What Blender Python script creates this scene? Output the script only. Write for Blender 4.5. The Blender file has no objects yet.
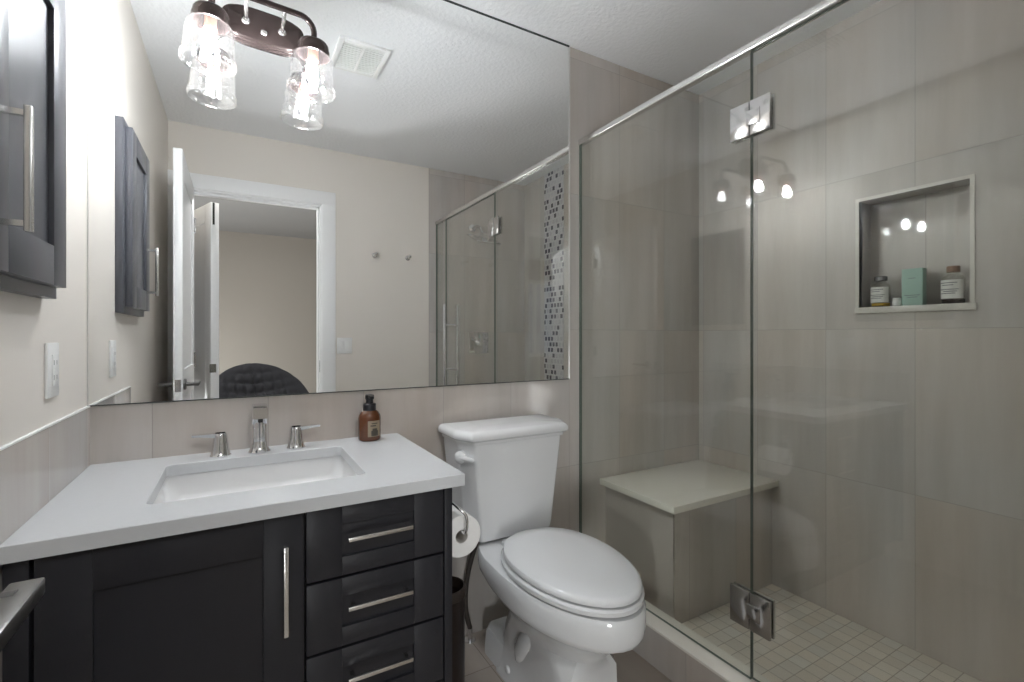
import bpy, bmesh, math, random
from mathutils import Vector, Matrix
PI = math.pi
random.seed(7)
SC = bpy.context.scene
COL = SC.collection

# ------------------------------------------------------------------ camera
# Coordinates below are written (X to the right along the mirror wall, Y out of the mirror wall
# towards the viewer, Z up); P() turns them into Blender's axes.
def P(x, y, z): return Vector((x, -y, z))
cam_d = bpy.data.cameras.new('camera'); cam = bpy.data.objects.new('camera', cam_d); COL.objects.link(cam)
cam.location = P(0.3431, 1.696, 1.166)
cam.rotation_euler = (PI/2, 0, -0.5237)
cam_d.sensor_width = 36; cam_d.lens = 477.76/1024*36; cam_d.shift_y = -5.62/1024
cam_d.clip_start = 0.02
SC.camera = cam
# ------------------------------------------------------------------ world, exposure
w = bpy.data.worlds.new('world'); SC.world = w; w.use_nodes = True
w.node_tree.nodes['Background'].inputs[0].default_value = (0.75, 0.85, 1, 1)
w.node_tree.nodes['Background'].inputs[1].default_value = 0.25
vs = SC.view_settings
SC.display_settings.display_device = 'sRGB'
vs.view_transform = 'Standard'; vs.look = 'None'; vs.gamma = 1; vs.use_curve_mapping = False
vs.exposure = 1.3
cy = SC.cycles
cy.use_denoising = True
cy.max_bounces = 16; cy.diffuse_bounces = 8; cy.glossy_bounces = 10; cy.transmission_bounces = 10
cy.transparent_max_bounces = 32
cy.blur_glossy = 1.5; cy.sample_clamp_indirect = 10.0
BULB = 330.0     # emission strength of the two vanity bulbs
LOW_FILL_W = 50.0     # added fill light, low in the bedroom
TOP_FILL_W = 21.0      # added fill light, high in the bedroom
# added low fill light without a fixture; brightens bathroom and ceiling through the door
ld = bpy.data.lights.new('bedroom_low_fill', 'POINT'); ld.shadow_soft_size = .28; ld.energy = LOW_FILL_W; ld.color = (.96, .99, 1.0)
lo = bpy.data.objects.new('bedroom_low_fill', ld); COL.objects.link(lo); lo.location = P(-.35, 3.5, .29)
ld = bpy.data.lights.new('bedroom_top_fill', 'POINT'); ld.shadow_soft_size = .09; ld.energy = TOP_FILL_W; ld.color = (.97, .99, 1.0)  # added fill light near the bedroom ceiling, no fixture there
lo = bpy.data.objects.new('bedroom_top_fill', ld); COL.objects.link(lo); lo.location = P(.6, 2.5, 2.33)

# ------------------------------------------------------------------ materials
def nodes(name):
    m = bpy.data.materials.new(name); m.use_nodes = True
    nt = m.node_tree; nt.nodes.clear()
    out = nt.nodes.new('ShaderNodeOutputMaterial')
    return m, nt, out
def N(nt, t, **kw):
    n = nt.nodes.new(t)
    for k, v in kw.items(): setattr(n, k, v)
    return n
def L(nt, a, b): nt.links.new(a, b)
def math_(nt, op, a, b=None, clamp=False):
    n = N(nt, 'ShaderNodeMath', operation=op); n.use_clamp = clamp
    for i, v in enumerate((a, b)):
        if v is None: continue
        if isinstance(v, (int, float)): n.inputs[i].default_value = v
        else: L(nt, v, n.inputs[i])
    return n.outputs[0]
def rgba(c): return (c[0], c[1], c[2], 1)
def s2l(*c):
    return tuple((v/255/12.92 if v/255 <= .04045 else ((v/255+.055)/1.055)**2.4) for v in c)

def mat(name, color, rough=0.5, metal=0.0, spec=0.5, bump=None, mottle=None, coat=0, emit=None, trans=0, ior=1.45, aniso=None):
    m, nt, out = nodes(name)
    b = N(nt, 'ShaderNodeBsdfPrincipled')
    b.inputs['Base Color'].default_value = rgba(color); b.inputs['Roughness'].default_value = rough
    b.inputs['Metallic'].default_value = metal; b.inputs['Specular IOR Level'].default_value = spec
    b.inputs['Coat Weight'].default_value = coat; b.inputs['Coat Roughness'].default_value = .05
    b.inputs['Transmission Weight'].default_value = trans; b.inputs['IOR'].default_value = ior
    if emit: b.inputs['Emission Color'].default_value = rgba(emit[0]); b.inputs['Emission Strength'].default_value = emit[1]
    g = N(nt, 'ShaderNodeNewGeometry')
    if mottle:
        n = N(nt, 'ShaderNodeTexNoise'); n.inputs['Scale'].default_value = mottle[0]; n.inputs['Detail'].default_value = 4
        mp = N(nt, 'ShaderNodeMapping'); mp.inputs['Scale'].default_value = mottle[2] if len(mottle) > 2 else (1, 1, 1)
        L(nt, g.outputs['Position'], mp.inputs[0]); L(nt, mp.outputs[0], n.inputs['Vector'])
        mr = N(nt, 'ShaderNodeMapRange'); mr.inputs['To Min'].default_value = 1-mottle[1]; mr.inputs['To Max'].default_value = 1+mottle[1]
        L(nt, n.outputs['Fac'], mr.inputs['Value'])
        mx = N(nt, 'ShaderNodeVectorMath', operation='SCALE'); mx.inputs[0].default_value = color
        L(nt, mr.outputs[0], mx.inputs['Scale']); L(nt, mx.outputs[0], b.inputs['Base Color'])
    if bump:
        n = N(nt, 'ShaderNodeTexNoise'); n.inputs['Scale'].default_value = bump[0]; n.inputs['Detail'].default_value = 3
        L(nt, g.outputs['Position'], n.inputs['Vector'])
        bp = N(nt, 'ShaderNodeBump'); bp.inputs['Strength'].default_value = bump[1]; bp.inputs['Distance'].default_value = bump[2]
        L(nt, n.outputs['Fac'], bp.inputs['Height']); L(nt, bp.outputs[0], b.inputs['Normal'])
    L(nt, b.outputs[0], out.inputs[0])
    return m

def tile_mat(name, ca, cb, grout, axes, pitch, offset, gap=.0019, rough=.1, streak=1.0, vary=.05, stagger=0, hexa=False, dark=None):
    """Rectangular tiles laid on a world grid. axes = which world axes run along u and v."""
    m, nt, out = nodes(name)
    g = N(nt, 'ShaderNodeNewGeometry'); sx = N(nt, 'ShaderNodeSeparateXYZ'); L(nt, g.outputs['Position'], sx.inputs[0])
    ax = {'x': sx.outputs[0], 'y': sx.outputs[1], 'z': sx.outputs[2]}
    v = math_(nt, 'DIVIDE', math_(nt, 'SUBTRACT', ax[axes[1]], offset[1]), pitch[1])
    iv = math_(nt, 'FLOOR', v); fv = math_(nt, 'SUBTRACT', v, iv)
    u = math_(nt, 'DIVIDE', math_(nt, 'SUBTRACT', ax[axes[0]], offset[0]), pitch[0])
    if stagger: u = math_(nt, 'ADD', u, math_(nt, 'MULTIPLY', math_(nt, 'MODULO', iv, 2), stagger))
    iu = math_(nt, 'FLOOR', u); fu = math_(nt, 'SUBTRACT', u, iu)
    du = math_(nt, 'MULTIPLY', math_(nt, 'MINIMUM', fu, math_(nt, 'SUBTRACT', 1, fu)), pitch[0])
    dv = math_(nt, 'MULTIPLY', math_(nt, 'MINIMUM', fv, math_(nt, 'SUBTRACT', 1, fv)), pitch[1])
    d = math_(nt, 'MINIMUM', du, dv)
    isg = math_(nt, 'LESS_THAN', d, gap/2)
    cell = N(nt, 'ShaderNodeCombineXYZ'); L(nt, iu, cell.inputs[0]); L(nt, iv, cell.inputs[1])
    wn = N(nt, 'ShaderNodeTexWhiteNoise'); L(nt, cell.outputs[0], wn.inputs['Vector'])
    # streaks that run along v
    st = N(nt, 'ShaderNodeCombineXYZ')
    L(nt, math_(nt, 'MULTIPLY', ax[axes[0]], 9), st.inputs[0]); L(nt, math_(nt, 'MULTIPLY', ax[axes[1]], 0.9), st.inputs[1])
    L(nt, math_(nt, 'MULTIPLY', wn.outputs['Value'], 40), st.inputs[2])
    n1 = N(nt, 'ShaderNodeTexNoise'); n1.inputs['Scale'].default_value = 1; n1.inputs['Detail'].default_value = 5; n1.inputs['Roughness'].default_value = .6
    L(nt, st.outputs[0], n1.inputs['Vector'])
    fac = math_(nt, 'MULTIPLY_ADD', n1.outputs['Fac'], streak); 
    nt.nodes[-1].inputs[2].default_value = .5-.5*streak
    mx = N(nt, 'ShaderNodeMix', data_type='RGBA'); mx.clamp_factor = True
    L(nt, fac, mx.inputs['Factor']); mx.inputs['A'].default_value = rgba(ca); mx.inputs['B'].default_value = rgba(cb)
    n2 = N(nt, 'ShaderNodeTexNoise'); n2.inputs['Scale'].default_value = 2.2; n2.inputs['Detail'].default_value = 2
    st2 = N(nt, 'ShaderNodeCombineXYZ'); L(nt, ax[axes[0]], st2.inputs[0]); L(nt, math_(nt, 'MULTIPLY', ax[axes[1]], .35), st2.inputs[1]); L(nt, math_(nt, 'MULTIPLY', wn.outputs['Value'], 6), st2.inputs[2])
    L(nt, st2.outputs[0], n2.inputs['Vector'])
    hr = N(nt, 'ShaderNodeMapRange'); hr.inputs['From Min'].default_value = .35; hr.inputs['From Max'].default_value = .65; L(nt, n2.outputs['Fac'], hr.inputs['Value'])
    hue = N(nt, 'ShaderNodeMix', data_type='RGBA'); L(nt, hr.outputs[0], hue.inputs['Factor'])
    hue.inputs['A'].default_value = (1.025, .99, .965, 1); hue.inputs['B'].default_value = (.965, .99, 1.025, 1)
    mu = N(nt, 'ShaderNodeMix', data_type='RGBA', blend_type='MULTIPLY'); mu.inputs['Factor'].default_value = 1
    L(nt, mx.outputs['Result'], mu.inputs['A']); L(nt, hue.outputs['Result'], mu.inputs['B'])
    colr = mu.outputs['Result']
    if dark:
        ramp = N(nt, 'ShaderNodeValToRGB'); ramp.color_ramp.interpolation = 'CONSTANT'
        els = ramp.color_ramp.elements
        while len(els) > 1: els.remove(els[0])
        els[0].position = 0; els[0].color = rgba(dark[0][1])
        for p, c in dark[1:]:
            e = els.new(p); e.color = rgba(c)
        L(nt, wn.outputs['Value'], ramp.inputs[0]); colr = ramp.outputs[0]
    sc = N(nt, 'ShaderNodeVectorMath', operation='SCALE'); L(nt, colr, sc.inputs[0])
    mr = N(nt, 'ShaderNodeMapRange'); mr.inputs['To Min'].default_value = 1-vary; mr.inputs['To Max'].default_value = 1+vary
    L(nt, wn.outputs['Value'], mr.inputs['Value']); L(nt, mr.outputs[0], sc.inputs['Scale'])
    mg = N(nt, 'ShaderNodeMix', data_type='RGBA'); L(nt, isg, mg.inputs['Factor']); L(nt, sc.outputs[0], mg.inputs['A']); mg.inputs['B'].default_value = rgba(grout)
    b = N(nt, 'ShaderNodeBsdfPrincipled'); L(nt, mg.outputs['Result'], b.inputs['Base Color'])
    L(nt, math_(nt, 'MULTIPLY_ADD', isg, .5), b.inputs['Roughness']); nt.nodes[-1].inputs[2].default_value = rough
    bp = N(nt, 'ShaderNodeBump'); bp.inputs['Strength'].default_value = .35; bp.inputs['Distance'].default_value = .001
    L(nt, math_(nt, 'MINIMUM', math_(nt, 'DIVIDE', d, gap), 1), bp.inputs['Height']); L(nt, bp.outputs[0], b.inputs['Normal'])
    L(nt, b.outputs[0], out.inputs[0])
    return m

def clear_mat(name, tint, base=.04, rough=0.0, bump=None, haze=0):
    """Thin clear glass: straight-through transmission plus a Schlick mirror reflection."""
    m, nt, out = nodes(name)
    g = N(nt, 'ShaderNodeNewGeometry')
    dp = N(nt, 'ShaderNodeVectorMath', operation='DOT_PRODUCT'); L(nt, g.outputs['Normal'], dp.inputs[0]); L(nt, g.outputs['Incoming'], dp.inputs[1])
    c = math_(nt, 'ABSOLUTE', dp.outputs['Value'])
    k = math_(nt, 'POWER', math_(nt, 'SUBTRACT', 1, c, True), 5)
    f = math_(nt, 'MULTIPLY_ADD', k, 1-base); nt.nodes[-1].inputs[2].default_value = base
    t = N(nt, 'ShaderNodeBsdfTransparent'); t.inputs[0].default_value = rgba(tint)
    gl = N(nt, 'ShaderNodeBsdfGlossy'); gl.inputs['Roughness'].default_value = rough; gl.inputs['Color'].default_value = (1, 1, 1, 1)
    if bump:
        n = N(nt, 'ShaderNodeTexNoise'); n.inputs['Scale'].default_value = bump[0]
        L(nt, g.outputs['Position'], n.inputs['Vector'])
        bp = N(nt, 'ShaderNodeBump'); bp.inputs['Strength'].default_value = bump[1]; bp.inputs['Distance'].default_value = .004
        L(nt, n.outputs['Fac'], bp.inputs['Height']); L(nt, bp.outputs[0], gl.inputs['Normal'])
    mx = N(nt, 'ShaderNodeMixShader'); L(nt, f, mx.inputs[0]); L(nt, t.outputs[0], mx.inputs[1]); L(nt, gl.outputs[0], mx.inputs[2])
    last = mx.outputs[0]
    if haze:
        tr = N(nt, 'ShaderNodeBsdfTranslucent'); tr.inputs[0].default_value = (.95, .95, .95, 1)
        df = N(nt, 'ShaderNodeBsdfDiffuse'); df.inputs[0].default_value = (.95, .95, .95, 1)
        m1 = N(nt, 'ShaderNodeMixShader'); L(nt, tr.outputs[0], m1.inputs[1]); L(nt, df.outputs[0], m1.inputs[2])
        m2 = N(nt, 'ShaderNodeMixShader'); m2.inputs[0].default_value = haze; L(nt, last, m2.inputs[1]); L(nt, m1.outputs[0], m2.inputs[2]); last = m2.outputs[0]
    L(nt, last, out.inputs[0])
    return m

TA, TB = s2l(204, 200, 195), s2l(174, 165, 156)
GR = s2l(156, 150, 144)
M = {}
M['tile_x'] = tile_mat('taupe_wall_tile', TA, TB, GR, 'xz', (.2955, .601), (1.613-.2955*20, -.011), rough=.09, streak=1.3)
M['tile_y'] = tile_mat('taupe_shower_tile', TA, TB, GR, 'yz', (.301, .601), (-.930-.301*20, -.011), rough=.03, streak=1.3)
M['tile_edge'] = mat('taupe_tile_edge', s2l(176, 168, 160), .25, mottle=(18, .08, (1, 1, .1)))
M['floor_tile'] = tile_mat('floor_tile', s2l(182, 172, 162), s2l(158, 149, 139), s2l(132, 125, 117), 'xy', (.305, .61), (1.12, -.2), gap=.003, rough=.3)
M['shower_floor'] = tile_mat('shower_floor_mosaic', s2l(226, 220, 208), s2l(208, 200, 187), s2l(176, 168, 156), 'xy', (.056, .056), (.0, .0), gap=.003, rough=.3, vary=.06)
M['mosaic'] = tile_mat('accent_mosaic', (.4, .4, .4), (.4, .4, .4), s2l(190, 188, 190), 'yz', (.041, .043), (.010, .0), gap=.012, rough=.15, stagger=.5, vary=.06,
                       dark=[(0, s2l(66, 62, 74)), (.36, s2l(86, 82, 94)), (.48, s2l(192, 190, 194)), (.75, s2l(178, 176, 180))])
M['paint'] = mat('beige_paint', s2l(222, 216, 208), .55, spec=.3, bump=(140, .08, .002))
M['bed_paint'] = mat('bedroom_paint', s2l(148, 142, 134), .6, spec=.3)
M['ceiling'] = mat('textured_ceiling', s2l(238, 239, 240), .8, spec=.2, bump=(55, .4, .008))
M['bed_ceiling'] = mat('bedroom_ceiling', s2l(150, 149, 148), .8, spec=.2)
M['white_trim'] = mat('white_trim_paint', s2l(238, 238, 238), .35, spec=.45)
M['carpet'] = mat('bedroom_carpet', s2l(165, 156, 145), .95, bump=(300, .5, .005))
M['quartz'] = mat('white_quartz', s2l(200, 202, 204), .22, mottle=(90, .02))
M['bench_quartz'] = mat('bench_quartz', s2l(232, 228, 218), .25, mottle=(90, .02))
M['niche_stone'] = mat('niche_stone', s2l(206, 202, 195), .25, mottle=(90, .02))
M['ceramic'] = mat('white_ceramic', s2l(218, 219, 220), .12, spec=.5, coat=.3)
M['sink_ceramic'] = mat('sink_ceramic', s2l(230, 230, 230), .15)
M['black_wood'] = mat('charcoal_lacquer', s2l(38, 38, 43), .38, spec=.5, mottle=(40, .12, (1, 1, .15)))
M['lit_wood'] = mat('charcoal_lacquer_lit', s2l(78, 79, 85), .30, spec=.5, mottle=(40, .1, (1, 1, .15)))  # vanity lacquer with the nearby bulbs' light painted in as a paler grey
M['toe_black'] = mat('toe_kick_black', s2l(26, 26, 28), .7)  # even near-black colour, used on the toe kick
M['chrome'] = mat('chrome', (.78, .78, .79), .09, 1)
M['nickel'] = mat('brushed_nickel', (.74, .73, .71), .24, 1)
M['steel'] = mat('satin_steel', (.58, .57, .56), .14, 1)
M['dark_nickel'] = mat('dark_satin_nickel', (.22, .215, .21), .32, 1)
M['bronze'] = mat('oil_rubbed_bronze', s2l(66, 56, 54), .22, .6, spec=.5)
M['mirror'] = mat('mirror_silver', (.93, .935, .93), 0.0, 1)
M['mirror_edge'] = mat('mirror_edge', s2l(62, 66, 66), .2)
M['glass'] = clear_mat('shower_glass', (.974, .985, .970), .04)
M['glass_edge'] = mat('glass_edge', s2l(98, 108, 100), .1, spec=.6)
M['jar'] = clear_mat('clear_jar_glass', (.97, .97, .97), .10, bump=(38, .9), haze=.0012)
M['bulb_glass'] = clear_mat('bulb_glass', (.98, .98, .97), .05)
M['filament'] = mat('lit_filament', (1, 1, 1), .5, emit=((.94, .985, 1.03), BULB))
M['socket_copper'] = mat('socket_copper', s2l(176, 132, 114), .4, .3)
M['window_glass'] = clear_mat('window_glass', (.97, .97, .97), .04)
M['amber'] = mat('amber_bottle', s2l(88, 46, 18), .10, spec=.6, coat=.4)
M['black_plastic'] = mat('black_plastic', s2l(24, 24, 28), .3)
M['cream_label'] = mat('cream_label', s2l(150, 136, 114), .6)
M['dark_print'] = mat('dark_print', s2l(66, 60, 52), .6)
M['grey_print'] = mat('grey_print', s2l(120, 122, 122), .6)
M['paper'] = mat('white_paper', s2l(238, 237, 235), .9, bump=(250, .1, .002))
M['card_core'] = mat('cardboard_core', s2l(200, 196, 190), .9)
M['brown_bin'] = mat('dark_brown_metal', s2l(34, 25, 22), .3, .2)
M['bin_rim'] = mat('bin_inside', s2l(46, 37, 32), .5)
M['rubber'] = mat('dark_hose', s2l(62, 56, 52), .5)
M['vent_dark'] = mat('vent_shadow', s2l(105, 105, 105), .8)
M['white_plastic'] = mat('white_plastic', s2l(232, 232, 230), .3)
M['slot_dark'] = mat('dark_slot', s2l(40, 40, 40), .6)
M['mint'] = mat('mint_card', s2l(168, 196, 184), .5)
M['white_label'] = mat('white_label', s2l(228, 226, 222), .6)
M['yellow_liquid'] = mat('yellow_liquid', s2l(196, 158, 40), .15)
M['clear_bottle'] = clear_mat('clear_bottle', (.92, .92, .9), .06)
M['dark_liquid'] = mat('dark_contents', s2l(58, 44, 40), .2)
M['wood_cap'] = mat('wooden_stopper', s2l(150, 122, 104), .5)
M['grey_cap'] = mat('grey_cap', s2l(150, 148, 148), .25, .7)
M['charcoal_fabric'] = mat('charcoal_velvet', s2l(48, 48, 52), .85, bump=(400, .3, .003))
M['rattan'] = mat('dark_rattan', s2l(60, 46, 36), .6)
M['silver_trim'] = mat('aluminium_trim', (.72, .71, .69), .3, 1)
M['drain_grey'] = mat('drain_dark', s2l(70, 70, 72), .3, .8)  # even dark metallic grey, not assigned to any part

# ------------------------------------------------------------------ mesh helpers
WL = {}   # world location of every object built here, so children can be written in room coordinates
class MB:
    def __init__(s): s.bm = bmesh.new()
    def _mark(s, before, mi):
        if mi:
            for f in s.bm.faces:
                if f not in before: f.material_index = mi
    def box(s, x0, x1, y0, y1, z0, z1, bev=0, seg=2, mi=0):
        old = set(s.bm.faces) if mi else None
        vs = [s.bm.verts.new(P(x, y, z)) for x in (x0, x1) for y in (y0, y1) for z in (z0, z1)]
        q = [(0, 1, 3, 2), (4, 6, 7, 5), (0, 4, 5, 1), (2, 3, 7, 6), (0, 2, 6, 4), (1, 5, 7, 3)]
        fs = [s.bm.faces.new([vs[i] for i in a]) for a in q]
        bmesh.ops.recalc_face_normals(s.bm, faces=fs)
        if bev:
            es = list({e for f in fs for e in f.edges})
            bmesh.ops.bevel(s.bm, geom=es, offset=bev, segments=seg, affect='EDGES', profile=.5)
        if mi: s._mark(old, mi)
        return s
    def loft(s, secs, cap=True, mi=0, close=True):
        old = set(s.bm.faces) if mi else None
        rings = [[s.bm.verts.new(P(*p)) for p in sec] for sec in secs]
        n = len(rings[0]); fs = []
        for a, b in zip(rings, rings[1:]):
            for i in range(n if close else n-1):
                j = (i+1) % n
                fs.append(s.bm.faces.new((a[i], a[j], b[j], b[i])))
        if cap and close:
            fs.append(s.bm.faces.new(rings[0][::-1])); fs.append(s.bm.faces.new(rings[-1]))
        bmesh.ops.recalc_face_normals(s.bm, faces=fs)
        if mi: s._mark(old, mi)
        return s
    def lathe(s, prof, c, axis='z', n=32, cap=True, mi=0, a0=0, a1=2*PI):
        """prof = [(radius, distance along axis)]"""
        full = abs(a1-a0-2*PI) < 1e-6
        secs = []
        for r, h in prof:
            ring = []
            for i in range(n if full else n+1):
                a = a0+(a1-a0)*i/n; ca, sa = math.cos(a)*r, math.sin(a)*r
                if axis == 'z': ring.append((c[0]+ca, c[1]+sa, c[2]+h))
                elif axis == 'y': ring.append((c[0]+ca, c[1]+h, c[2]+sa))
                else: ring.append((c[0]+h, c[1]+ca, c[2]+sa))
            secs.append(ring)
        return s.loft(secs, cap=cap and full, mi=mi, close=full)
    def tube(s, pts, r, n=12, cap=True, mi=0):
        pts = [Vector(p) for p in pts]; secs = []
        up = None
        for i, p in enumerate(pts):
            t = (pts[min(i+1, len(pts)-1)]-pts[max(i-1, 0)]).normalized()
            if up is None:
                up = Vector((0, 0, 1)) if abs(t.z) < .9 else Vector((1, 0, 0))
            side = t.cross(up).normalized(); up = side.cross(t).normalized()
            rr = r[i] if isinstance(r, (list, tuple)) else r
            secs.append([tuple(p+side*math.cos(2*PI*k/n)*rr+up*math.sin(2*PI*k/n)*rr) for k in range(n)])
        return s.loft(secs, cap=cap, mi=mi)
    def bar(s, p0, p1, w, h, bev=0, upv=(0, 0, 1)):
        """rectangular bar from p0 to p1"""
        a, b = Vector(p0), Vector(p1); t = (b-a).normalized(); u = Vector(upv); sd = t.cross(u).normalized(); u = sd.cross(t)
        vs = [s.bm.verts.new(P(*(q+sd*i*w/2+u*j*h/2))) for q in (a, b) for i in (-1, 1) for j in (-1, 1)]
        q = [(0, 1, 3, 2), (4, 6, 7, 5), (0, 4, 5, 1), (2, 3, 7, 6), (0, 2, 6, 4), (1, 5, 7, 3)]
        fs = [s.bm.faces.new([vs[i] for i in k]) for k in q]
        bmesh.ops.recalc_face_normals(s.bm, faces=fs)
        if bev: bmesh.ops.bevel(s.bm, geom=list({e for f in fs for e in f.edges}), offset=bev, segments=2, affect='EDGES', profile=.5)
        return s
    def ball(s, c, r, sx=1, sy=1, sz=1, n=20):
        prof = [(max(math.sin(PI*i/n)*r, 1e-4), -math.cos(PI*i/n)*r) for i in range(n+1)]
        secs = [[(c[0]+math.cos(2*PI*k/24)*q*sx, c[1]+math.sin(2*PI*k/24)*q*sy, c[2]+h*sz) for k in range(24)] for q, h in prof]
        return s.loft(secs)

def arc(c, r, a0, a1, n, plane):
    """points on an arc; plane 'xz', 'yz' or 'xy'"""
    o = []
    for i in range(n+1):
        a = a0+(a1-a0)*i/n; u, v = r*math.cos(a), r*math.sin(a)
        o.append({'xz': (c[0]+u, c[1], c[2]+v), 'yz': (c[0], c[1]+u, c[2]+v), 'xy': (c[0]+u, c[1]+v, c[2])}[plane])
    return o

def smooth_path(p, n=5):
    o = []; p = [Vector(q) for q in p]
    for i in range(len(p)-1):
        a, b, c, d = p[max(i-1, 0)], p[i], p[i+1], p[min(i+2, len(p)-1)]
        for k in range(n):
            t_ = k/n
            o.append(tuple(.5*((2*b)+(c-a)*t_+(2*a-5*b+4*c-d)*t_*t_+(3*b-a-3*c+d)*t_**3)))
    o.append(tuple(p[-1])); return o

def obj(name, mb, m, parent=None, loc=None, label=None, smooth=30, subsurf=0):
    me = bpy.data.meshes.new(name)
    off = WL[parent.name] if parent else (P(*loc) if loc else Vector((0, 0, 0)))
    bmesh.ops.translate(mb.bm, verts=mb.bm.verts, vec=-off)
    mb.bm.to_mesh(me); mb.bm.free()
    for x in (m if isinstance(m, (list, tuple)) else [m]): me.materials.append(M[x])
    if smooth:
        for p in me.polygons: p.use_smooth = True
        me.set_sharp_from_angle(angle=math.radians(smooth))
    o = bpy.data.objects.new(name, me); COL.objects.link(o)
    if parent: o.parent = parent
    elif loc: o.location = off
    WL[o.name] = off.copy()
    if subsurf:
        md = o.modifiers.new('smooth', 'SUBSURF'); md.levels = subsurf; md.render_levels = subsurf
    if label: o['label'] = label
    return o
def thing(name, loc, label, cat, group=None):
    o = bpy.data.objects.new(name, None); COL.objects.link(o); o.location = P(*loc); WL[o.name] = P(*loc)
    o.empty_display_size = .05
    return tag(o, label, cat, group)
def tag(o, label, cat, group=None):
    o['label'] = label; o['category'] = cat
    if group: o['group'] = group
    return o
def struct(name, mb, m, label=None, parent=None, cat=None, smooth=30):
    o = obj(name, mb, m, parent, smooth=smooth)
    if parent is None:
        o['kind'] = 'structure'
        if label: o['label'] = label
        o['category'] = cat or 'wall'
    elif label: o['label'] = label
    return o

# ------------------------------------------------------------------ measured room
XL, XG, XW, XT = -.006, 1.6742, 2.466, 1.611   # left wall, shower glass, shower wall, tile edge / curb face
YO, YO2 = 1.7744, 1.894                          # door wall, two faces
ZC = 2.438
DX0, DX1, DZ = .092, .850, 2.058                 # door opening
NY0, NY1, NZ0, NZ1, ND = .752, 1.080, 1.275, 1.690, .09   # niche

# ------------------------------------------------------------------ structure
struct('floor', MB().box(XL-.1, XG, -.1, YO2, -.08, 0), 'floor_tile', 'beige rectangular floor tile around the toilet', cat='floor')
struct('floor.001', MB().box(-3.1, 3.4, YO2, 5.2, -.08, 0), 'carpet', 'beige bedroom floor beyond the doorway', cat='floor')
struct('floor.002', MB().box(XG, XW+.1, -.1, YO2, -.08, .03), 'shower_floor', 'small square mosaic tile floor inside the shower', cat='floor')
struct('ceiling', MB().box(XL-.1, XW+.1, -.1, YO2, ZC, ZC+.1), 'ceiling', 'textured pale grey bathroom ceiling', cat='ceiling')
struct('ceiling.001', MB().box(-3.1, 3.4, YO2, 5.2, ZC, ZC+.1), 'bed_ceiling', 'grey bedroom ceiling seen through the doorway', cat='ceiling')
struct('wall_back', MB().box(XL-.1, XW+.1, -.1, 0, 0, ZC), 'tile_x', 'taupe tiled wall behind the mirror, toilet and bench')
struct('wall_left', MB().box(XL-.1, XL, 0, YO2, 0, ZC), 'paint', 'beige painted wall beside the vanity')
mb = MB()
mb.box(XW, XW+.2, 0, NY0, 0, ZC); mb.box(XW, XW+.2, NY1, YO2, 0, ZC)
mb.box(XW, XW+.2, NY0, NY1, 0, NZ0); mb.box(XW, XW+.2, NY0, NY1, NZ1, ZC); mb.box(XW+ND, XW+.2, NY0, NY1, NZ0, NZ1)
wr = struct('wall_right', mb, 'tile_y', 'taupe tiled shower wall with a recessed niche')
struct('accent_strip', MB().box(XW-.003, XW, 1.215, 1.47, .03, ZC), 'mosaic', 'mottled grey and dark mosaic strip', parent=wr)
mb = MB()
t = .012
mb.box(XW-.004, XW+.02, NY0-t, NY1+t, NZ1, NZ1+t); mb.box(XW-.004, XW+.02, NY0-t, NY0, NZ0, NZ1); mb.box(XW-.004, XW+.02, NY1, NY1+t, NZ0, NZ1)
struct('niche_trim', mb, 'niche_stone', parent=wr)
struct('niche_sill', MB().box(XW-.012, XW+ND, NY0-t, NY1+t+.004, NZ0-.024, NZ0, .002), 'niche_stone', parent=wr)
mb = MB()
mb.box(XL-.1, DX0, YO, YO2, 0, ZC); mb.box(DX1, XT, YO, YO2, 0, ZC); mb.box(DX0, DX1, YO, YO2, DZ, ZC)
mb.box(XT, XW+.1, YO, YO2, 0, ZC, mi=1)
struct('wall_front', mb, ['paint', 'tile_x'], 'beige wall with the doorway, tiled at its shower end')
WX0, WX1, WZ0, WZ1 = -2.75, -.02, .8, 2.1
mb = MB()
mb.box(-3.1, WX0, 5.1, 5.2, 0, ZC); mb.box(WX1, 3.4, 5.1, 5.2, 0, ZC); mb.box(WX0, WX1, 5.1, 5.2, 0, WZ0); mb.box(WX0, WX1, 5.1, 5.2, WZ1, ZC)
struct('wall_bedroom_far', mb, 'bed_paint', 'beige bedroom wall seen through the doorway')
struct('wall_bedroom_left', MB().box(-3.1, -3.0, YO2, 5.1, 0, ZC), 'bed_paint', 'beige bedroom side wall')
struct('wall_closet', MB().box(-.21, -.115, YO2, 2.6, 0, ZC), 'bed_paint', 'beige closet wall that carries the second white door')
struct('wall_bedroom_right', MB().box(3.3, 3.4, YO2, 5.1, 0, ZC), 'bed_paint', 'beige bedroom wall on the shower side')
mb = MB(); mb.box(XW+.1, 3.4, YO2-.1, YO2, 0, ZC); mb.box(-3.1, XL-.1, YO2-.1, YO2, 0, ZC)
struct('wall_bedroom_near', mb, 'bed_paint', 'beige bedroom wall beside the shower')
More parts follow.
